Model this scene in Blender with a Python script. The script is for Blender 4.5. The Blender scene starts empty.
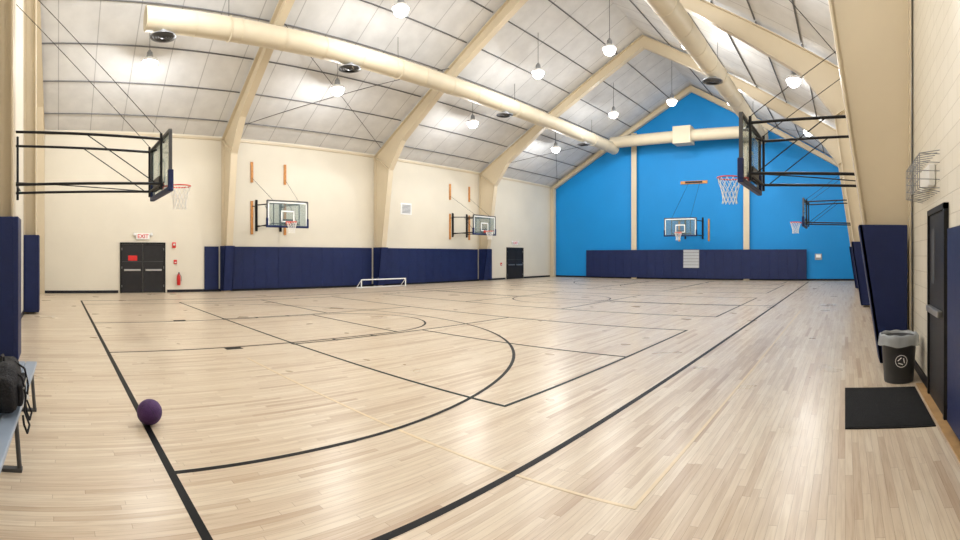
import bpy, math, random
from mathutils import Vector, Matrix
random.seed(3)
S=bpy.context.scene
S.view_settings.view_transform='Standard'
try: S.view_settings.look='None'
except Exception: pass

# ------------------------------------------------------------ materials
def srgb(r,g,b):
    f=lambda c:(c/255/12.92) if c/255<=0.04045 else ((c/255+0.055)/1.055)**2.4
    return (f(r),f(g),f(b),1)
def newmat(name):
    m=bpy.data.materials.new(name); m.use_nodes=True
    return m,m.node_tree.nodes,m.node_tree.links,m.node_tree.nodes['Principled BSDF']
def mat(name,col,rough=.5,metal=0,noise=.04,scale=6,bump=0,bscale=40,spec=.5):
    m,n,l,p=newmat(name)
    p.inputs['Roughness'].default_value=rough; p.inputs['Metallic'].default_value=metal
    p.inputs['Specular IOR Level'].default_value=spec
    tc=n.new('ShaderNodeTexCoord'); nz=n.new('ShaderNodeTexNoise'); nz.inputs['Scale'].default_value=scale
    nz.inputs['Detail'].default_value=4
    l.new(tc.outputs['Object'],nz.inputs['Vector'])
    r=n.new('ShaderNodeValToRGB')
    r.color_ramp.elements[0].position=.3; r.color_ramp.elements[1].position=.7
    r.color_ramp.elements[0].color=tuple(max(0,c*(1-noise)) for c in col[:3])+(1,)
    r.color_ramp.elements[1].color=tuple(min(1,c*(1+noise)) for c in col[:3])+(1,)
    l.new(nz.outputs['Fac'],r.inputs['Fac']); l.new(r.outputs['Color'],p.inputs['Base Color'])
    if bump>0:
        n2=n.new('ShaderNodeTexNoise'); n2.inputs['Scale'].default_value=bscale
        l.new(tc.outputs['Object'],n2.inputs['Vector'])
        b=n.new('ShaderNodeBump'); b.inputs['Strength'].default_value=bump; b.inputs['Distance'].default_value=.02
        l.new(n2.outputs['Fac'],b.inputs['Height']); l.new(b.outputs['Normal'],p.inputs['Normal'])
    return m

M={}
M['cream']=mat('cream_paint',srgb(217,210,194),.6,noise=.03,scale=.6)
M['steel']=mat('beige_steel_paint',srgb(204,190,164),.45,noise=.03,scale=1)
M['duct']=mat('duct_paint',srgb(198,187,164),.5,noise=.03,scale=2,spec=.3)
M['blue']=mat('blue_paint',srgb(10,130,200),.55,noise=.03,scale=.5,spec=.3)
M['navy']=mat('navy_vinyl',srgb(20,33,76),.5,noise=.08,scale=3,bump=.1,bscale=8,spec=.3)
M['black']=mat('black_paint',srgb(18,18,20),.45,noise=.1,spec=.3)
M['blackline']=mat('black_line_paint',srgb(8,9,12),.5,noise=.1,spec=.1)
M['greenline']=mat('dark_green_line_paint',srgb(8,30,30),.5,noise=.1,spec=.1)
M['goldline']=mat('gold_line_paint',srgb(210,190,155),.35,noise=.05)
M['door']=mat('dark_door_paint',srgb(34,33,35),.45,noise=.1,spec=.3)
M['base']=mat('rubber_base',srgb(22,24,32),.5,noise=.1,spec=.3)
M['grey']=mat('grey_metal',srgb(150,152,155),.4,metal=.5)
M['dgrey']=mat('dark_grey_metal',srgb(70,70,72),.5)
M['alu']=mat('bench_aluminium',srgb(150,165,185),.35,metal=.3)
M['white']=mat('white_enamel',srgb(240,240,238),.4,noise=.01)
M['net']=mat('white_net_cord',srgb(238,236,232),.8,noise=.02)
M['rim']=mat('orange_rim_paint',srgb(214,60,38),.4)
M['wood']=mat('mount_wood',srgb(190,128,62),.5,noise=.2,scale=9)
M['red']=mat('red_enamel',srgb(200,30,28),.4)
M['rubber']=mat('black_rubber_mat',srgb(24,24,25),.9,noise=.3,scale=30,bump=.6,bscale=90,spec=.2)
M['plastic']=mat('trash_plastic',srgb(44,47,52),.45,noise=.1,bump=.1)
M['cloth']=mat('black_nylon',srgb(20,20,24),.7,noise=.3,scale=20,bump=.5,bscale=60,spec=.3)
M['purple']=mat('purple_rubber',srgb(78,46,100),.55,noise=.1,scale=8,bump=.8,bscale=120,spec=.3)
M['silver']=mat('brushed_steel',srgb(190,190,188),.3,metal=.9)
M['threshold']=mat('oak_threshold',srgb(176,140,95),.4,noise=.15)
M['purlin']=mat('strap_grey',srgb(104,104,106),.5)
M['paper']=mat('notice_grey',srgb(185,188,192),.6,noise=.1,scale=30)

def glass(name,col,fac,rough=.03):
    m,n,l,p=newmat(name); n.remove(p)
    t=n.new('ShaderNodeBsdfTransparent'); t.inputs[0].default_value=(.93,.96,.95,1)
    g=n.new('ShaderNodeBsdfPrincipled'); g.inputs['Base Color'].default_value=col; g.inputs['Roughness'].default_value=rough
    mx=n.new('ShaderNodeMixShader'); mx.inputs[0].default_value=fac
    l.new(t.outputs[0],mx.inputs[1]); l.new(g.outputs[0],mx.inputs[2]); l.new(mx.outputs[0],n['Material Output'].inputs[0]); return m
M['glass']=glass('backboard_glass',srgb(130,150,155),.3)
M['bag']=glass('clear_liner',srgb(190,195,200),.55,.25)
# glowing refractor globe: clear shell that also emits
m,n,l,p=newmat('lamp_refractor'); n.remove(p); M['lens']=m
t=n.new('ShaderNodeBsdfTransparent'); e=n.new('ShaderNodeEmission'); e.inputs[0].default_value=(1,1,1,1); e.inputs[1].default_value=7
a=n.new('ShaderNodeAddShader'); l.new(t.outputs[0],a.inputs[0]); l.new(e.outputs[0],a.inputs[1]); l.new(a.outputs[0],n['Material Output'].inputs[0])

def math_(n,l,op,a,b=None,c=None):
    x=n.new('ShaderNodeMath'); x.operation=op
    for i,v in enumerate((a,b,c)):
        if v is None: continue
        if isinstance(v,(int,float)): x.inputs[i].default_value=v
        else: l.new(v,x.inputs[i])
    return x.outputs[0]
# maple floor, boards run along Y
m,n,l,p=newmat('maple_strip_floor'); M['floor']=m
tc=n.new('ShaderNodeTexCoord'); sp=n.new('ShaderNodeSeparateXYZ'); l.new(tc.outputs['Object'],sp.inputs[0])
W=.057; L=1.25
rowf=math_(n,l,'DIVIDE',sp.outputs[0],W); row=math_(n,l,'FLOOR',rowf)
wn=n.new('ShaderNodeTexWhiteNoise'); wn.noise_dimensions='1D'; l.new(row,wn.inputs['W'])
yy=math_(n,l,'ADD',math_(n,l,'DIVIDE',sp.outputs[1],L),math_(n,l,'MULTIPLY',wn.outputs['Value'],17.3))
bd=math_(n,l,'FLOOR',yy)
cv=n.new('ShaderNodeCombineXYZ'); l.new(row,cv.inputs[0]); l.new(bd,cv.inputs[1])
w2=n.new('ShaderNodeTexWhiteNoise'); w2.noise_dimensions='2D'; l.new(cv.outputs[0],w2.inputs['Vector'])
rp=n.new('ShaderNodeValToRGB'); e=rp.color_ramp.elements
e[0].position=0; e[0].color=srgb(176,152,127)
e[1].position=1; e[1].color=srgb(211,198,178)
for pos,c in ((.06,(189,169,145)),(.25,(199,182,160)),(.7,(205,190,168))):
    q=e.new(pos); q.color=srgb(*c)
l.new(w2.outputs['Value'],rp.inputs['Fac'])
mp=n.new('ShaderNodeMapping'); mp.inputs['Scale'].default_value=(30,1.6,1); l.new(tc.outputs['Object'],mp.inputs[0])
off=n.new('ShaderNodeVectorMath'); off.operation='ADD'; l.new(mp.outputs[0],off.inputs[0]); l.new(w2.outputs['Color'],off.inputs[1])
g=n.new('ShaderNodeTexNoise'); g.inputs['Scale'].default_value=1.5; g.inputs['Detail'].default_value=5; g.inputs['Distortion'].default_value=.6
l.new(off.outputs[0],g.inputs['Vector'])
gr=n.new('ShaderNodeValToRGB'); gr.color_ramp.elements[0].position=.3; gr.color_ramp.elements[0].color=(.83,.79,.76,1)
gr.color_ramp.elements[1].position=.58; gr.color_ramp.elements[1].color=(1,1,1,1); l.new(g.outputs['Fac'],gr.inputs['Fac'])
mx=n.new('ShaderNodeMix'); mx.data_type='RGBA'; mx.blend_type='MULTIPLY'; mx.inputs[0].default_value=1
l.new(rp.outputs['Color'],mx.inputs[6]); l.new(gr.outputs['Color'],mx.inputs[7])
fr=math_(n,l,'FRACT',rowf); gap1=math_(n,l,'LESS_THAN',fr,.045)
fy=math_(n,l,'FRACT',yy); gap2=math_(n,l,'LESS_THAN',fy,.003)
gap=math_(n,l,'MAXIMUM',gap1,gap2)
mg=n.new('ShaderNodeMix'); mg.data_type='RGBA'; l.new(math_(n,l,'MULTIPLY',gap,.5),mg.inputs[0])
l.new(mx.outputs[2],mg.inputs[6]); mg.inputs[7].default_value=srgb(112,88,62)
l.new(mg.outputs[2],p.inputs['Base Color'])
p.inputs['Specular IOR Level'].default_value=.42
nb=n.new('ShaderNodeTexNoise'); nb.inputs['Scale'].default_value=1.2; l.new(tc.outputs['Object'],nb.inputs['Vector'])
rr=n.new('ShaderNodeMapRange'); rr.inputs['To Min'].default_value=.24; rr.inputs['To Max'].default_value=.35
l.new(nb.outputs['Fac'],rr.inputs['Value']); l.new(rr.outputs[0],p.inputs['Roughness'])

# ceiling liner
m,n,l,p=newmat('white_ceiling_liner'); M['ceil']=m
tc=n.new('ShaderNodeTexCoord'); sp=n.new('ShaderNodeSeparateXYZ'); l.new(tc.outputs['Object'],sp.inputs[0])
f=math_(n,l,'FRACT',math_(n,l,'DIVIDE',sp.outputs[1],1.37)); seam=math_(n,l,'LESS_THAN',f,.025)
nz=n.new('ShaderNodeTexNoise'); nz.inputs['Scale'].default_value=1.6; nz.inputs['Detail'].default_value=5; l.new(tc.outputs['Object'],nz.inputs['Vector'])
cr=n.new('ShaderNodeValToRGB'); cr.color_ramp.elements[0].color=srgb(206,206,206); cr.color_ramp.elements[1].color=srgb(219,219,219)
cr.color_ramp.elements[0].position=.3; cr.color_ramp.elements[1].position=.7
l.new(nz.outputs['Fac'],cr.inputs[0])
mg=n.new('ShaderNodeMix'); mg.data_type='RGBA'; l.new(math_(n,l,'MULTIPLY',seam,.6),mg.inputs[0]); l.new(cr.outputs[0],mg.inputs[6]); mg.inputs[7].default_value=srgb(140,140,142)
l.new(mg.outputs[2],p.inputs['Base Color']); p.inputs['Roughness'].default_value=.7; p.inputs['Specular IOR Level'].default_value=.2
b=n.new('ShaderNodeBump'); b.inputs['Strength'].default_value=.35; b.inputs['Distance'].default_value=.05; l.new(nz.outputs['Fac'],b.inputs['Height']); l.new(b.outputs[0],p.inputs['Normal'])

# painted block wall
m,n,l,p=newmat('painted_block'); M['block']=m
tc=n.new('ShaderNodeTexCoord'); sp=n.new('ShaderNodeSeparateXYZ'); l.new(tc.outputs['Object'],sp.inputs[0])
cb=n.new('ShaderNodeCombineXYZ'); l.new(sp.outputs[1],cb.inputs[0]); l.new(sp.outputs[2],cb.inputs[1])
br=n.new('ShaderNodeTexBrick'); br.inputs['Scale'].default_value=1; br.inputs['Brick Width'].default_value=.4; br.inputs['Row Height'].default_value=.2
br.inputs['Mortar Size'].default_value=.006; br.inputs['Mortar Smooth'].default_value=.4
br.inputs['Color1'].default_value=srgb(222,215,200); br.inputs['Color2'].default_value=srgb(218,211,195); br.inputs['Mortar'].default_value=srgb(200,192,175)
l.new(cb.outputs[0],br.inputs[0]); l.new(br.outputs[0],p.inputs['Base Color']); p.inputs['Roughness'].default_value=.5
b=n.new('ShaderNodeBump'); b.invert=True; b.inputs['Strength'].default_value=.5; b.inputs['Distance'].default_value=.01; l.new(br.outputs['Fac'],b.inputs['Height']); l.new(b.outputs[0],p.inputs['Normal'])

# ------------------------------------------------------------ mesh builder
class MB:
    def __init__(s): s.v=[];s.f=[];s.m=[];s.sm=[];s.mats=[]
    def mi(s,k):
        if k not in s.mats: s.mats.append(k)
        return s.mats.index(k)
    def add(s,vs,fs,k,smooth=False):
        o=len(s.v); s.v+= [tuple(x) for x in vs]
        for f in fs: s.f.append([o+i for i in f]); s.m.append(s.mi(k)); s.sm.append(smooth)
    def box(s,a,b,k,bev=0):
        x0,y0,z0=[min(a[i],b[i]) for i in range(3)]; x1,y1,z1=[max(a[i],b[i]) for i in range(3)]
        if bev<=0:
            vs=[(x0,y0,z0),(x1,y0,z0),(x1,y1,z0),(x0,y1,z0),(x0,y0,z1),(x1,y0,z1),(x1,y1,z1),(x0,y1,z1)]
            s.add(vs,[(0,3,2,1),(4,5,6,7),(0,1,5,4),(1,2,6,5),(2,3,7,6),(3,0,4,7)],k); return
        import bmesh
        bm=bmesh.new(); bmesh.ops.create_cube(bm,size=1)
        for v in bm.verts: v.co=Vector(((x0+x1)/2+v.co.x*(x1-x0),(y0+y1)/2+v.co.y*(y1-y0),(z0+z1)/2+v.co.z*(z1-z0)))
        bmesh.ops.bevel(bm,geom=bm.edges[:],offset=bev,segments=2,affect='EDGES',profile=.5)
        bm.verts.index_update()
        s.add([v.co[:] for v in bm.verts],[[v.index for v in f.verts] for f in bm.faces],k); bm.free()
    def tube(s,a,b,r,k,n=8,r2=None,caps=True):
        a=Vector(a);b=Vector(b);d=(b-a).normalized(); r2=r if r2 is None else r2
        u=d.cross(Vector((0,0,1)) if abs(d.z)<.9 else Vector((1,0,0))).normalized(); w=d.cross(u)
        vs=[];
        for c,rr in ((a,r),(b,r2)):
            for i in range(n):
                t=2*math.pi*i/n; vs.append(c+u*math.cos(t)*rr+w*math.sin(t)*rr)
        fs=[(i,(i+1)%n,n+(i+1)%n,n+i) for i in range(n)]
        s.add(vs,fs,k,n>5)
        if caps: s.add(vs,[tuple(range(n))[::-1],tuple(range(n,2*n))],k)
    def path(s,pts,r,k,n=6):
        for i in range(len(pts)-1): s.tube(pts[i],pts[i+1],r,k,n)
    def lathe(s,prof,c,k,n=24,axis='z',smooth=True):
        vs=[]
        for (r,h) in prof:
            for i in range(n):
                t=2*math.pi*i/n; x,y=r*math.cos(t),r*math.sin(t)
                if axis=='z': q=(c[0]+x,c[1]+y,c[2]+h)
                elif axis=='y': q=(c[0]+x,c[1]+h,c[2]+y)
                else: q=(c[0]+h,c[1]+x,c[2]+y)
                vs.append(q)
        fs=[]
        for j in range(len(prof)-1):
            for i in range(n): fs.append((j*n+i,j*n+(i+1)%n,(j+1)*n+(i+1)%n,(j+1)*n+i))
        s.add(vs,fs,k,smooth)
    def torus(s,c,R,r,k,n=24,m=8,axis='z'):
        prof=[(R+r*math.cos(2*math.pi*j/m),r*math.sin(2*math.pi*j/m)) for j in range(m+1)]
        s.lathe(prof,c,k,n,axis)
    def prism(s,poly,y0,y1,k):   # polygon in XZ extruded in Y
        n=len(poly); vs=[(x,y0,z) for x,z in poly]+[(x,y1,z) for x,z in poly]
        s.add(vs,[tuple(range(n)),tuple(range(n,2*n))[::-1]]+[(i,(i+1)%n,n+(i+1)%n,n+i) for i in range(n)],k)
    def build(s,name,loc=(0,0,0),rot=0,parent=None,fix=True):
        me=bpy.data.meshes.new(name); me.from_pydata(s.v,[],s.f)
        for k in s.mats: me.materials.append(M[k])
        for i,p in enumerate(me.polygons): p.material_index=s.m[i]; p.use_smooth=s.sm[i]
        if fix:
            import bmesh
            bm=bmesh.new(); bm.from_mesh(me); bmesh.ops.recalc_face_normals(bm,faces=bm.faces); bm.to_mesh(me); bm.free()
        o=bpy.data.objects.new(name,me); S.collection.objects.link(o)
        o.location=loc; o.rotation_euler=(0,0,rot)
        if parent: o.parent=parent
        return o

XL,XR,YN,YF=-21.5,1.0,-0.95,32.5
XC=(XL+XR)/2; EH=7.0; AP=13.2; SL=(AP-EH)/((XR-XL)/2)
roof=lambda x: AP-SL*abs(x-XC)

# ------------------------------------------------------------ room shell
b=MB(); b.box((XL-.2,YN-.2,-.1),(XR+.2,YF+.2,0),'floor'); b.build('floor')
b=MB(); b.box((XL-.2,YN-.2,0),(XL,YF+.2,EH),'cream')
b.build('wall_left')
b=MB(); b.box((XR,YN-.2,0),(XR+.2,YF+.2,EH),'block'); b.build('wall_right')
gable=[(XL,0),(XR,0),(XR,EH),(XC,AP),(XL,EH)]
b=MB(); b.prism(gable,YF,YF+.2,'blue'); b.build('wall_back')
b=MB(); b.prism(gable,YN-.2,YN,'cream'); b.build('wall_front')
b=MB()
b.prism([(XL-.2,EH-.11),(XL-.2,EH+.1),(XC,AP+.2),(XR+.2,EH+.1),(XR+.2,EH-.11),(XC,AP)],YN-.2,YF+.2,'ceil'); b.build('ceiling')
# baseboards
b=MB(); b.box((XL,YN,0),(XL+.02,2.6,.12),'base'); b.box((XL,4.75,0),(XL+.02,26.7,.12),'base'); b.box((XL,28.8,0),(XL+.02,YF,.12),'base'); b.build('baseboard_left')
b=MB(); b.box((XL,YF-.02,0),(XR,YF,.12),'base'); b.build('baseboard_back')
b=MB(); b.box((XR-.02,YN,0),(XR,4.75,.12),'base'); b.box((XR-.02,5.75,0),(XR,YF,.12),'base'); b.build('baseboard_right')
b=MB(); b.box((XL,YN,0),(XR,YN+.02,.12),'base'); b.build('baseboard_front')
b=MB(); b.box((XL,YN,EH-.18),(XL+.05,YF,EH-.08),'steel'); b.build('trim_1')
# oak threshold strip at foot of right wall
b=MB(); b.box((XR-.12,2.5,0),(XR-.025,6.2,.012),'threshold'); b.build('trim_2')

# ------------------------------------------------------------ steel frames
FR=[-.72,7.4,15.8,24.1,32.28]
def frame(y,fw=.30):
    inn=[(.36,0),(1.28,6.0),(2.3,roof(XL+2.3)-.95),(6.0,roof(XL+6.0)-.62),(11.25,AP-.72)]
    if y>30: inn=[(.32,0),(.32,roof(XL+.32)-.42),(11.25,AP-.48)]
    b=MB(); t=.03; g=.05
    def X(d,side): return (XL+g+d*(11.25-g)/11.25) if side<0 else (XR-g-d*(11.25-g)/11.25)
    for sd in (-1,1):
        outer=[(X(0,sd),0),(X(0,sd),EH-.14),(XC,AP-.1)]
        inner=[(X(d,sd),z) for d,z in inn]
        poly=outer+inner[::-1]
        b.prism(poly,y-.012,y+.012,'steel')
        for pts in (outer,inner):
            for i in range(len(pts)-1):
                (x0,z0),(x1,z1)=pts[i],pts[i+1]
                d=Vector((x1-x0,z1-z0)).normalized(); nn=Vector((-d.y,d.x))*t/2
                b.prism([(x0+nn.x,z0+nn.y),(x1+nn.x,z1+nn.y),(x1-nn.x,z1-nn.y),(x0-nn.x,z0-nn.y)],y-fw/2,y+fw/2,'steel')
        (x0,z0),(x1,z1)=outer[1],inner[1]
        b.prism([(x0,z0-.02),(x0,z0+.02),(x1,z1+.02),(x1,z1-.02)],y-fw/2,y+fw/2,'steel')
    b.build('steel_portal_frame')
for y in FR: frame(y)
# gable wall posts
for x in (-14.47,-6.44):
    b=MB(); b.box((x-.2,YF-.22,0),(x+.2,YF-.19,roof(x)-.6),'steel'); b.box((x-.02,YF-.2,0),(x+.02,YF-.003,roof(x)-.6),'steel'); b.build('gable_post')
for x,yo in ((-7.6,-.66),(-14.0,-.60)):
    b=MB(); b.box((x-.2,yo-.03,0),(x+.2,yo,roof(x)-.9),'steel'); b.box((x-.02,YN+.003,0),(x+.02,yo,roof(x)-.9),'steel'); b.box((x-.2,YN+.003,0),(x+.2,YN+.03,roof(x)-.9),'steel'); b.build('gable_post')
    b=MB(); b.box((x-.3,yo+.005,.06),(x+.3,yo+.08,2.18),'navy',.012)
    for s in (-1,1): b.box((x+s*.3,YN+.01,.06),(x+s*.22,yo+.01,2.18),'navy',.012)
    b.build('column_padding')

# purlins / straps under the liner
b=MB()
for i in range(1,8):
    for sd in (-1,1):
        x=XC+sd*11.25*i/7.6
        z=roof(x)
        y=YN
        while y<YF:
            b.box((x-.02,y+.02,z-.05),(x+.02,min(YF-.01,y+8.2),z-.012),'purlin'); y+=8.35
b.build('roof_strapping')
# diagonal rod bracing
b=MB()
for y0,y1 in ((7.5,15.7),(24.2,32.2)):
    for sd in (-1,1):
        xa,xb=XC+sd*10.6,XC+sd*5.6
        za,zb=roof(xa)-.16,roof(xb)-.16
        b.tube((xa,y0,za),(xb,y1,zb),.013,'dgrey',6); b.tube((xa,y1,za),(xb,y0,zb),.013,'dgrey',6)
b.build('roof_brace_rods')

# ------------------------------------------------------------ ducts
ZD=9.05; RD=.38
b=MB()
def ductrun(b,p0,p1):
    b.tube(p0,p1,RD,'duct',24)
    p0=Vector(p0);p1=Vector(p1);L=(p1-p0).length; d=(p1-p0)/L; k=int(L/1.5)
    for i in range(k+1):
        q=p0+d*(i*L/k); b.tube(q-d*.02,q+d*.02,RD+.012,'duct',24)
ductrun(b,(-15.5,2.75,ZD),(-15.5,31.2,ZD)); ductrun(b,(-5.2,2.75,ZD),(-5.2,31.2,ZD)); ductrun(b,(-15.5,30.9,ZD+.35),(-5.2,30.9,ZD+.35))
b.box((-10.9,30.4,ZD-.2),(-9.7,31.3,ZD+.9),'duct')
for x in (-15.5,-5.2):
    b.tube((x,30.9,ZD-.1),(x,30.9,ZD+.45),RD+.03,'duct',24)
for x,ys in ((-15.5,(5.5,12.5,20,28)),(-5.2,(5.5,12.5,20,28))):
    for y in ys:
        b.tube((x,y,ZD+RD-.02),(x,y,roof(x)-.01),.012,'dgrey',6); b.torus((x,y,ZD),RD+.02,.015,'duct',24,6,'y')
duct=b.build('air_duct')
for x in (-15.5,-5.2):
    for y in (3.3,10.2,19.2,27.0):
        b=MB(); b.lathe([(.16,.06),(.16,.0),(.42,-.10),(.42,-.13)],(x,y,ZD-RD-.02),'grey',24)
        for r in (.36,.28,.2,.12): b.lathe([(r,-.06),(r-.07,-.12)],(x,y,ZD-RD-.05),'dgrey',24)
        b.lathe([(.0,-.16),(.09,-.14),(.03,-.06)],(x,y,ZD-RD-.03),'dgrey',16)
        b.build('duct_diffuser')

# ------------------------------------------------------------ lamps
def lamp(x,y,z):
    b=MB()
    b.lathe([(0,.40),(.05,.40),(.05,.34),(.10,.33),(.12,.16),(.13,.13)],(0,0,0),'grey',16)
    b.lathe([(.12,.14),(.20,.10),(.27,.02),(.29,-.03),(.275,-.03),(.19,.08),(.0,.11)],(0,0,0),'white',24)
    R=.26
    prof=[(R*math.cos(a),R*math.sin(a)*.95-.05) for a in [math.radians(d) for d in (20,0,-20,-40,-60,-75,-90)]]
    b.lathe([(max(r,.001),h) for r,h in prof],(0,0,0),'lens',20)
    b.tube((0,0,.39),(0,0,roof(x)-z-.01),.010,'dgrey',6)
    o=b.build('high_bay_light',(x,y,z))
    L=bpy.data.lights.new('bulb','POINT'); L.energy=370; L.shadow_soft_size=.14; L.color=(1,.995,.98)
    lo=bpy.data.objects.new('bulb',L); S.collection.objects.link(lo); lo.parent=o; lo.location=(0,0,-.10)
for x,z in ((-17,8.3),(-13,9.9),(-9.4,10.2),(-6.0,9.9),(-1.9,8.15)):
    for y in (3.15,10.6,18.5,26.1): lamp(x,y,z)

# ------------------------------------------------------------ wall padding
def padrun_x(xw,y0,y1,dirn,z0=.1,z1=2.03,w=.62,t=.055,name='wall_padding'):
    b=MB(); n=max(1,round((y1-y0)/w)); st=(y1-y0)/n
    for i in range(n): b.box((xw,y0+i*st+.002,z0),(xw+dirn*t,y0+(i+1)*st-.002,z1),'navy',.006)
    b.build(name)
def padrun_y(yw,x0,x1,dirn,z0=.1,z1=2.03,w=.62,t=.055,name='wall_padding'):
    b=MB(); n=max(1,round((x1-x0)/w)); st=(x1-x0)/n
    for i in range(n): b.box((x0+i*st+.002,yw,z0),(x0+(i+1)*st-.002,yw+dirn*t,z1),'navy',.006)
    b.build(name)
g=.025
padrun_x(XL+g,6.45,7.12,1); padrun_x(XL+g,7.68,15.5,1); padrun_x(XL+g,16.1,23.8,1); padrun_x(XL+g,24.4,25.2,1)
padrun_y(YF-.24,-18.3,-2.47,-1)
padrun_x(XR-g,8.0,15.3,-1); padrun_x(XR-g,16.3,23.6,-1); padrun_x(XR-g,24.6,31.5,-1); padrun_x(XR-g,3.0,4.45,-1,z1=1.85)
def colpad(y,side):
    b=MB(); X0=XL if side<0 else XR; s=1 if side<0 else -1
    fx=lambda z: X0+s*(.05+.36+(.92*z/6.0)+.08)
    y0,y1=y-.23,y+.23; z0,z1=.06,2.05
    for (ya,yb) in ((y0,y0+.06),(y1-.06,y1)):
        b.prism([(X0+s*.1,z0),(fx(z0),z0),(fx(z1),z1),(X0+s*.1,z1)],ya,yb,'navy')
    b.prism([(fx(z0)-s*.06,z0),(fx(z0)+s*.0,z0),(fx(z1),z1),(fx(z1)-s*.06,z1)],y0,y1,'navy')
    o=b.build('column_padding'); md=o.modifiers.new('bev','BEVEL'); md.width=.012; md.segments=2
for y in FR[1:4]: colpad(y,-1); colpad(y,1)

# ------------------------------------------------------------ hoops
def hoop(loc,rot,L,w=1.83,wood=0,half=.62,cab=5.8):
    b=MB(); z0,z1=2.88,3.97; h=w/2; L=L-.004
    b.box((-h+.03,-.008,z0+.03),(h-.03,.008,z1-.03),'glass')
    for s in (-1,1): b.box((s*h-.025,-.035,z0),(s*h+.025,.025,z1),'dgrey')
    b.box((-h,-.035,z1-.025),(h,.025,z1+.025),'dgrey'); b.box((-h,-.035,z0-.025),(h,.025,z0+.025),'dgrey')
    for s in (-1,1):
        b.box((s*(h-.06)-.03,.010,z0+.04),(s*(h-.06)+.03,.014,z1-.04),'white'); b.box((s*.29-.03,.010,3.08),(s*.29+.03,.014,3.52),'white')
    b.box((-h+.04,.010,z1-.10),(h-.04,.014,z1-.04),'white'); b.box((-.315,.010,3.5),(.315,.014,3.56),'white'); b.box((-.315,.010,3.06),(.315,.014,3.11),'white')
    b.box((-h-.04,-.05,z0-.06),(h+.04,.05,z0+.03),'navy',.015)
    for s in (-1,1): b.box((s*h-.045,-.05,z0),(s*h+.045,.05,z0+.35),'navy',.015)
    cy=.40
    b.torus((0,cy,3.05),.23,.013,'rim',28,8)
    b.box((-.1,.02,2.98),(.1,.05,3.1),'rim'); b.box((-.06,.03,3.03),(.06,.19,3.05),'rim')
    for s in (-1,1): b.tube((s*.06,.05,2.95),(s*.13,cy-.18,3.04),.009,'rim',6)
    lv=[(.225,3.04),(.20,2.94),(.165,2.84),(.14,2.74),(.13,2.64),(.145,2.57)]
    N=12
    for j in range(len(lv)-1):
        for i in range(N):
            a0=2*math.pi*(i+.5*(j%2))/N
            for sg in (-1,1):
                a1=a0+sg*math.pi/N
                r0,q0=lv[j]; r1,q1=lv[j+1]
                b.tube((r0*math.cos(a0),cy+r0*math.sin(a0),q0),(r1*math.cos(a1),cy+r1*math.sin(a1),q1),.0055,'net',4,caps=False)
    t=.027; zt,zb=3.86,3.0; yb=-L+.03; ya=-.12
    for s in (-1,1):
        x=s*half
        b.tube((x,ya,zt),(x,yb,zt+.1),t,'black'); b.tube((x,ya,zb),(x,yb,zb-.05),t,'black')
        b.tube((x,ya,z0),(x,ya,z1),t,'black'); b.tube((x,yb+.05,zb-.2),(x,yb+.05,zt+.3),t,'black')
        b.box((x-.06,-L,zb-.25),(x+.06,-L+.03,zt+.35),'black')
        for zz in (zt,zb): b.tube((x,ya,zz),(x*.6,-.02,zz),t*.8,'black')
        b.tube((x,ya-.1,zb),(x,(ya+yb)/2,zt+.05),t*.4,'black',6)
    b.tube((-half,ya,zt),(half,ya,zt),t*.8,'black'); b.tube((-half,ya,zb),(half,ya,zb),t*.8,'black')
    b.tube((-half,yb+.1,zb),(half,yb+.1,zb),t*.7,'black')
    b.tube((-half,ya,zb),(half,yb,zb),t*.4,'black',6)
    b.box((-.3,-.1,2.95),(.3,-.04,3.2),'black')
    if wood==1:
        for s in (-1,1):
            b.box((s*.85-.06,-L,2.6),(s*.85+.06,-L+.05,4.15),'wood'); b.box((s*.85-.06,-L,5.0),(s*.85+.06,-L+.05,5.95),'wood')
            b.tube((s*.85,-L+.06,3.9),(s*half,yb+.05,3.9),.02,'black')
            b.tube((s*.85,-L+.06,5.2),(s*half,ya,3.97),.008,'black',5)
    if wood==2:
        b.box((-.95,-L,6.5),(.95,-L+.05,6.7),'wood'); b.box((-.6,-L+.04,6.55),(.6,-L+.1,6.66),'black')
        for s in (-1,1):
            b.box((s*1.05-.06,-L,2.6),(s*1.05+.06,-L+.05,4.1),'wood')
            b.tube((s*.4,-L+.06,6.5),(s*half,ya,3.97),.010,'black',5)
    if wood==0:
        for s in (-1,1): b.tube((s*half,yb+.02,cab),(s*half,ya,3.97),.008,'black',5)
    return b.build('basketball_hoop',loc,rot)
hoop((-10.1,2.1,0),0,2.1-YN,cab=7.0)
hoop((-10.1,29.6,0),math.pi,YF-29.6,w=2.1,wood=2)
hoop((-1.72,9.05,0),math.pi/2,XR+1.72,half=.7)
hoop((-1.72,21.4,0),math.pi/2,XR+1.72)
hoop((-19.45,9.6,0),-math.pi/2,2.05,w=1.95,wood=1)
hoop((-19.45,22.2,0),-math.pi/2,2.05,w=1.95,wood=1)

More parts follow.
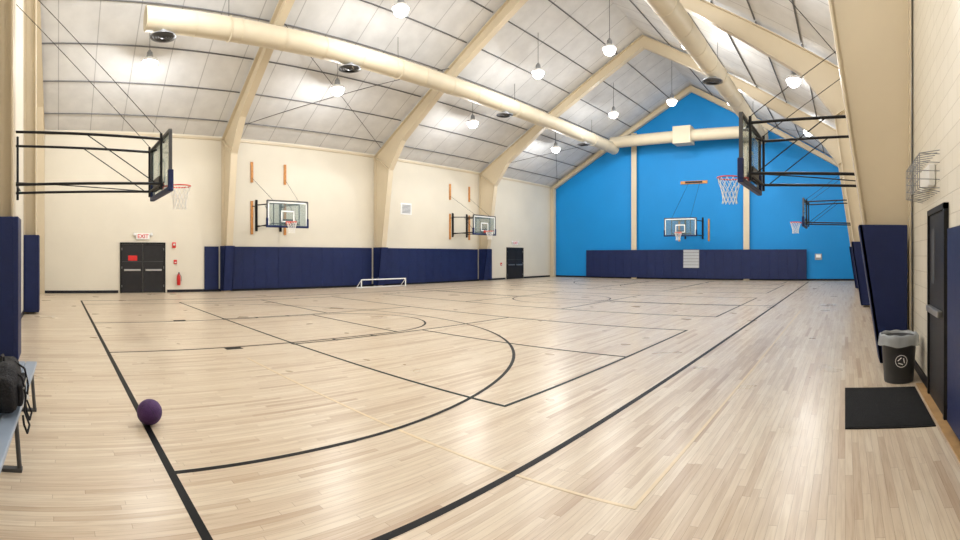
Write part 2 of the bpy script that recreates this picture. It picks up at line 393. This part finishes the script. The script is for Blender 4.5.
# ------------------------------------------------------------ court markings
b=MB()
def seg(x0,y0,x1,y1,w=.05,k='blackline',z=.0025):
    if abs(x1-x0)<1e-6: b.box((x0-w/2,y0-w/2,.0),(x0+w/2,y1+w/2,z),k)
    else: b.box((x0-w/2,y0-w/2,.0),(x1+w/2,y0+w/2,z),k)
def arc(cx,cy,r,a0,a1,w=.05,k='blackline',z=.0027):
    n=max(8,int(abs(a1-a0)*24)); vs=[];fs=[]
    for i in range(n+1):
        a=a0+(a1-a0)*i/n
        vs+=[(cx+(r-w/2)*math.cos(a),cy+(r-w/2)*math.sin(a),z),(cx+(r+w/2)*math.cos(a),cy+(r+w/2)*math.sin(a),z)]
        if i<n: fs.append((2*i,2*i+1,2*i+3,2*i+2))
    b.add(vs,fs,k)
cx=-10.1; CX0,CX1,CY0,CY1=-17.94,-2.26,.83,31.0; mid=(CY0+CY1)/2
seg(CX0,CY0,CX1,CY0,.06); seg(CX0,CY1,CX1,CY1,.06); seg(CX1,CY0,CX1,CY1,.06,z=.003); seg(CX0,CY0,CX0,CY1,.06,z=.003)
seg(CX0,mid,CX1,mid,.05); arc(cx,mid,1.83,0,2*math.pi)
for s,yb_ in ((1,CY0),(-1,CY1)):
    hy=yb_+s*1.57
    for q in (-1,1):
        X_=cx+q*6.5
        seg(X_,min(yb_,hy),X_,max(yb_,hy),.05,z=.0029)
        kx=cx+q*1.83; ye=yb_+s*5.8
        seg(kx,min(yb_,ye),kx,max(yb_,ye),.045,z=.0029)
        for d in (2.15,3.3,4.2,5.1):
            ww=.3 if d==2.15 else .05
            yy_=yb_+s*d; b.box((kx,yy_-ww/2,0),(kx+q*.2,yy_+ww/2,.0031),'blackline')
    seg(cx-1.83,yb_+s*5.8,cx+1.83,yb_+s*5.8)
    arc(cx,hy,6.5,0 if s>0 else math.pi,math.pi if s>0 else 2*math.pi)
    arc(cx,yb_+s*5.8,1.83,0 if s>0 else math.pi,math.pi if s>0 else 2*math.pi)
for y0 in (4.15,12.75,21.3):
    x0,x1=-16.8,-3.35; y1=y0+6.1; gk='greenline'; z=.0034
    for xx in (x0,x1,-8.12,-12.08): seg(xx,y0,xx,y1,.042,gk,z)
    for yy_ in (y0,y1): seg(x0,yy_,x1,yy_,.042,gk,z+.0002)
    seg(x0,(y0+y1)/2,-12.08,(y0+y1)/2,.042,gk,z+.0001); seg(-8.12,(y0+y1)/2,x1,(y0+y1)/2,.042,gk,z+.0001)
seg(-1.3,2.9,-1.3,14.6,.03,'goldline',.0022); seg(-1.3-6.0,2.9,-1.3,2.9,.03,'goldline',.0021)
b.build('court_markings',fix=True)

# ------------------------------------------------------------ doors & wall fittings
def ddoor(name,y0,y1,red=False):
    b=MB(); x=XL+.003; h=2.12
    for yy in (y0,y1-.07): b.box((x,yy,0),(x+.06,yy+.07,h+.07),'black')
    b.box((x,y0,h),(x+.06,y1,h+.07),'black')
    ym=(y0+y1)/2
    for a,c in ((y0+.075,ym-.006),(ym+.006,y1-.075)):
        b.box((x+.005,a,.015),(x+.04,c,h-.005),'door')
        b.box((x+.04,a+.1,.95),(x+.09,c-.1,1.03),'silver',.01)
        b.box((x+.04,a+.02,1.35),(x+.045,c-.02,1.37),'dgrey')
        for zz in (.3,1.1,1.9): b.tube((x+.05,(a if a<ym else c),zz-.05),(x+.05,(a if a<ym else c),zz+.05),.012,'silver',6)
    if red: b.box((x+.04,y0+.35,1.4),(x+.048,y0+.75,1.62),'red')
    b.build(name)
ddoor('door_1',2.67,4.67,red=True); ddoor('door_2',26.8,28.7)
def exitsign(y,z):
    b=MB(); b.box((XL+.02,y-.3,z-.13),(XL+.07,y+.3,z+.13),'white',.01); b.box((XL+.003,y-.08,z-.06),(XL+.025,y+.08,z+.06),'grey')
    for s in (-1,1): b.lathe([(0,.05),(.06,.05),(.07,.0),(.04,-.03),(0,-.03)],(XL+.06,y+s*.37,z+.08),'white',12,'x')
    b.box((XL+.02,y-.4,z+.05),(XL+.04,y+.4,z+.1),'white')
    o=b.build('exit_sign')
    cu=bpy.data.curves.new('exit_letters','FONT'); cu.body='EXIT'; cu.size=.24; cu.align_x='CENTER'; cu.align_y='CENTER'; cu.extrude=.003; cu.offset=.004
    cu.materials.append(M['red'])
    t=bpy.data.objects.new('exit_letters',cu); S.collection.objects.link(t); t.parent=o
    t.location=(XL+.075,y,z); t.rotation_euler=(math.pi/2,0,math.pi/2)
exitsign(3.67,2.45); exitsign(27.75,2.5)
b=MB(); y0,y1=4.75,5.75; xr=XR-.003
for yy in (y0,y1-.06): b.box((XR-.05,yy,0),(xr,yy+.06,2.12),'black')
b.box((XR-.05,y0,2.06),(xr,y1,2.12),'black'); b.box((XR-.03,y0+.065,.01),(XR-.004,y1-.065,2.055),'door')
b.box((XR-.09,y0+.15,.98),(XR-.035,y1-.15,1.05),'silver',.01); b.box((XR-.034,y0+.6,1.3),(XR-.03,y0+.8,1.9),'dgrey')
b.build('door_3')
b=MB(); y=5.25;x=XL+.13
b.lathe([(0,0),(.07,.0),(.08,.03),(.08,.38),(.05,.45),(.025,.48),(.025,.53),(0,.53)],(x,y,.32),'red',16)
b.box((x-.02,y-.02,.84),(x+.1,y+.02,.88),'black'); b.path([(x,y+.03,.83),(x+.05,y+.1,.7),(x+.05,y+.1,.5)],.012,'black'); b.box((XL+.003,y-.03,.5),(x-.06,y+.03,.8),'grey')
b.build('fire_extinguisher')
b=MB(); b.box((XL+.003,5.05,1.25),(XL+.06,5.19,1.43),'red',.01); b.box((XL+.06,5.08,1.3),(XL+.07,5.16,1.34),'white'); b.build('fire_alarm_pull')
b=MB(); b.box((XL+.003,4.98,1.95),(XL+.06,5.14,2.2),'red',.01); b.lathe([(0,.05),(.04,.04),(.05,0)],(XL+.06,5.06,2.1),'white',12,'x'); b.build('fire_alarm_strobe')
b=MB(); b.box((XL+.003,17.5,3.9),(XL+.03,18.3,4.55),'white',.01)
for i in range(7): b.box((XL+.03,17.6,4.0+i*.07),(XL+.05,18.2,4.03+i*.07),'grey')
b.build('wall_vent')
b=MB(); b.box((XL+.003,26.15,.95),(XL+.04,26.3,1.15),'red',.01); b.box((XL+.04,26.18,1.0),(XL+.05,26.27,1.04),'white'); b.build('fire_alarm_pull')
b=MB(); x0,x1,z0,z1=-10.75,-9.65,.8,2.03; yy=YF-.33
b.box((x0,yy,z0),(x1,yy+.03,z1),'paper')
for i in range(7): b.box((x0,yy-.006,z0+i*(z1-z0)/6-.012),(x1,yy,z0+i*(z1-z0)/6+.012),'dgrey')
b.build('notice_board')
b=MB(); b.box((-1.95,YF-.06,1.35),(-1.5,YF-.003,1.75),'grey',.01); b.box((-1.88,YF-.07,1.5),(-1.57,YF-.055,1.7),'white'); b.build('electrical_box')

b=MB(); y0,y1,z0,z1,d=5.2,6.35,2.28,2.72,.22; xr=XR-.006
b.box((XR-.08,y0+.25,z0+.1),(xr,y1-.25,z1-.1),'white',.01)
for i in range(9):
    y=y0+(y1-y0)*i/8; b.path([(xr,y,z0),(XR-d,y,z0+.04),(XR-d,y,z1-.04),(xr,y,z1)],.005,'grey',5)
for i in range(5):
    z=z0+.04+(z1-z0-.08)*i/4; b.path([(xr,y0,z),(XR-d,y0,z),(XR-d,y1,z),(xr,y1,z)],.005,'grey',5)
b.build('wire_guard')

# ------------------------------------------------------------ benches / low goal
def bench(name,L,w,h,loc,rot,k='alu'):
    b=MB(); 
    for s in (-1,1): b.box((-L/2,s*w/4-w/4+.004,h-.04),(L/2,s*w/4+w/4-.004,h),k,.006)
    for x in (-L/2+.25,0,L/2-.25):
        b.box((x-.025,-w/2+.02,h-.08),(x+.025,w/2-.02,h-.04),'dgrey')
        for s in (-1,1): b.tube((x,s*(w/2-.04),h-.06),(x,s*(w/2-.01),.02),.018,'dgrey'); 
        b.box((x-.03,-w/2-.01,0),(x+.03,w/2+.01,.025),'dgrey')
    b.tube((-L/2+.25,0,.18),(L/2-.25,0,.18),.014,'dgrey')
    b.build(name,loc,rot)
ang=math.atan2(-.226+.300,-(5.4-2.95))
bench('bench',3.4,.25,.46,(-3.72,-.40,0),ang+math.pi)
b=MB(); t=.03
for s in (-1,1):
    y=s*1.4
    b.tube((0,y,t),(0,y,.44),t,'white',10); b.tube((0,y,t),(-.42,y,t),t*.8,'white',10); b.tube((0,y,.42),(-.42,y,t),t*.6,'white',10)
b.tube((0,-1.4,.43),(0,1.4,.43),t,'white',10); b.tube((-.42,-1.4,t),(-.42,1.4,t),t*.8,'white',10)
b.build('low_goal_frame',(-20.15,15.35,0),0)

# backpack
import bmesh
bm=bmesh.new(); bmesh.ops.create_uvsphere(bm,u_segments=24,v_segments=16,radius=1)
for v in bm.verts:
    c=v.co; f=lambda t: math.copysign(abs(t)**.55,t)
    v.co=Vector((f(c.x)*.30,f(c.y)*.11*(1.1-.25*c.z),f(c.z)*.16+.16+.02*math.sin(c.x*7)))
for f in bm.faces: f.smooth=True
me=bpy.data.meshes.new('backpack'); bm.to_mesh(me); bm.free(); me.materials.append(M['cloth'])
bag=bpy.data.objects.new('backpack',me); S.collection.objects.link(bag); bag.location=(-3.75,-.40,.485)
b=MB()
b.box((-.2,.1,.04),(.2,.15,.2),'cloth',.02); b.tube((-.19,.155,.17),(.19,.155,.17),.006,'silver',6)
b.path([(-.08,-.02,.31),(-.05,-.02,.36),(.05,-.02,.36),(.08,-.02,.31)],.012,'cloth')
for x0 in (-.16,.12):
    pts=[(x0,.06,.29),(x0+.02,.14,.24),(x0+.05,.17,.12),(x0+.07,.16,.01),(x0+.12,.2,-.07),(x0+.2,.19,-.1),(x0+.24,.17,-.03),(x0+.22,.16,.03)]
    b.path(pts,.008,'cloth')
b.tube((.1,.175,.08),(.14,.175,.1),.016,'white',8)
b.build('straps',parent=bag)

# ball
bm=bmesh.new(); bmesh.ops.create_uvsphere(bm,u_segments=40,v_segments=24,radius=.12)
for f in bm.faces: f.smooth=True
me=bpy.data.meshes.new('rubber_ball'); bm.to_mesh(me); bm.free(); me.materials.append(M['purple'])
ball=bpy.data.objects.new('rubber_ball',me); S.collection.objects.link(ball); ball.location=(-4.66,.86,.1245)
b=MB()
b.torus((0,0,0),.1195,.0016,'black',40,6,'z'); b.torus((0,0,0),.1195,.0016,'black',40,6,'x'); b.torus((0,0,0),.1195,.0016,'black',40,6,'y')
o=b.build('seams',parent=ball); ball.rotation_euler=(.5,.3,.4)

# trash can
b=MB()
b.lathe([(0,0),(.185,0),(.19,.02),(.225,.54),(.24,.54),(.24,.58),(.215,.58),(.18,.04),(0,.04)],(0,0,0),'plastic',32)
vs=[];fs=[];N=48
prof=[(.205,.42),(.222,.60),(.238,.615),(.252,.595),(.256,.53),(.262,.475)]
for j,(r,h) in enumerate(prof):
    for i in range(N):
        t=2*math.pi*i/N; w_=.006*math.sin(7*t+j)+.005*math.sin(13*t); rr_=r+w_*(1 if j>2 else .3); hh=h+(.012*math.sin(5*t+1) if j==5 else .006*math.sin(9*t))
        vs.append((rr_*math.cos(t),rr_*math.sin(t),hh))
for j in range(len(prof)-1):
    for i in range(N): fs.append((j*N+i,j*N+(i+1)%N,(j+1)*N+(i+1)%N,(j+1)*N+i))
b.add(vs,fs,'bag',True)
def P(a,r,z=.29):
    x=r*math.cos(a); zz=z+r*math.sin(a); R=.19+.035*zz/.54+.003
    th=x/R; return (R*math.sin(th),-R*math.cos(th),zz)
for i in range(20): b.tube(P(2*math.pi*i/20,.075),P(2*math.pi*(i+1)/20,.075),.004,'white',5)
for a0 in (90,210,330):
    a=math.radians(a0); c=math.radians(a0+85); b.tube(P(a,.045),P(c,.045),.006,'white',5)
b.build('trash_can',(.69,6.4,0),0.05)
b=MB(); b.box((0,4.62,0),(.85,6.05,.012),'rubber',.004); b.box((.03,4.65,.012),(.82,6.02,.015),'rubber'); b.build('floor_mat')

# ------------------------------------------------------------ camera (cylindrical panorama like the phone photo)
cam=bpy.data.cameras.new('camera'); co=bpy.data.objects.new('camera',cam); S.collection.objects.link(co); S.camera=co
F=501.; H0=256.
co.location=(0,0,1.6); co.rotation_euler=(math.pi/2,0,(845-480)/F)
cam.lens=15.2; cam.sensor_width=36; cam.clip_start=.05; cam.clip_end=200
cam.type='PANO'
ok=False
for tgt in (cam,getattr(cam,'cycles',None)):
    try:
        tgt.panorama_type='CENTRAL_CYLINDRICAL'
        tgt.central_cylindrical_range_u_min=-480/F; tgt.central_cylindrical_range_u_max=480/F
        tgt.central_cylindrical_range_v_min=-(540-H0)/F; tgt.central_cylindrical_range_v_max=H0/F
        tgt.central_cylindrical_radius=1.0
        ok=True; print('PANO OK',tgt); break
    except Exception as ex: print('pano fail',ex)
if not ok: cam.type='PERSP'
w=bpy.data.worlds.new('world'); S.world=w; w.use_nodes=True
w.node_tree.nodes['Background'].inputs[0].default_value=(.8,.85,.9,1); w.node_tree.nodes['Background'].inputs[1].default_value=.3
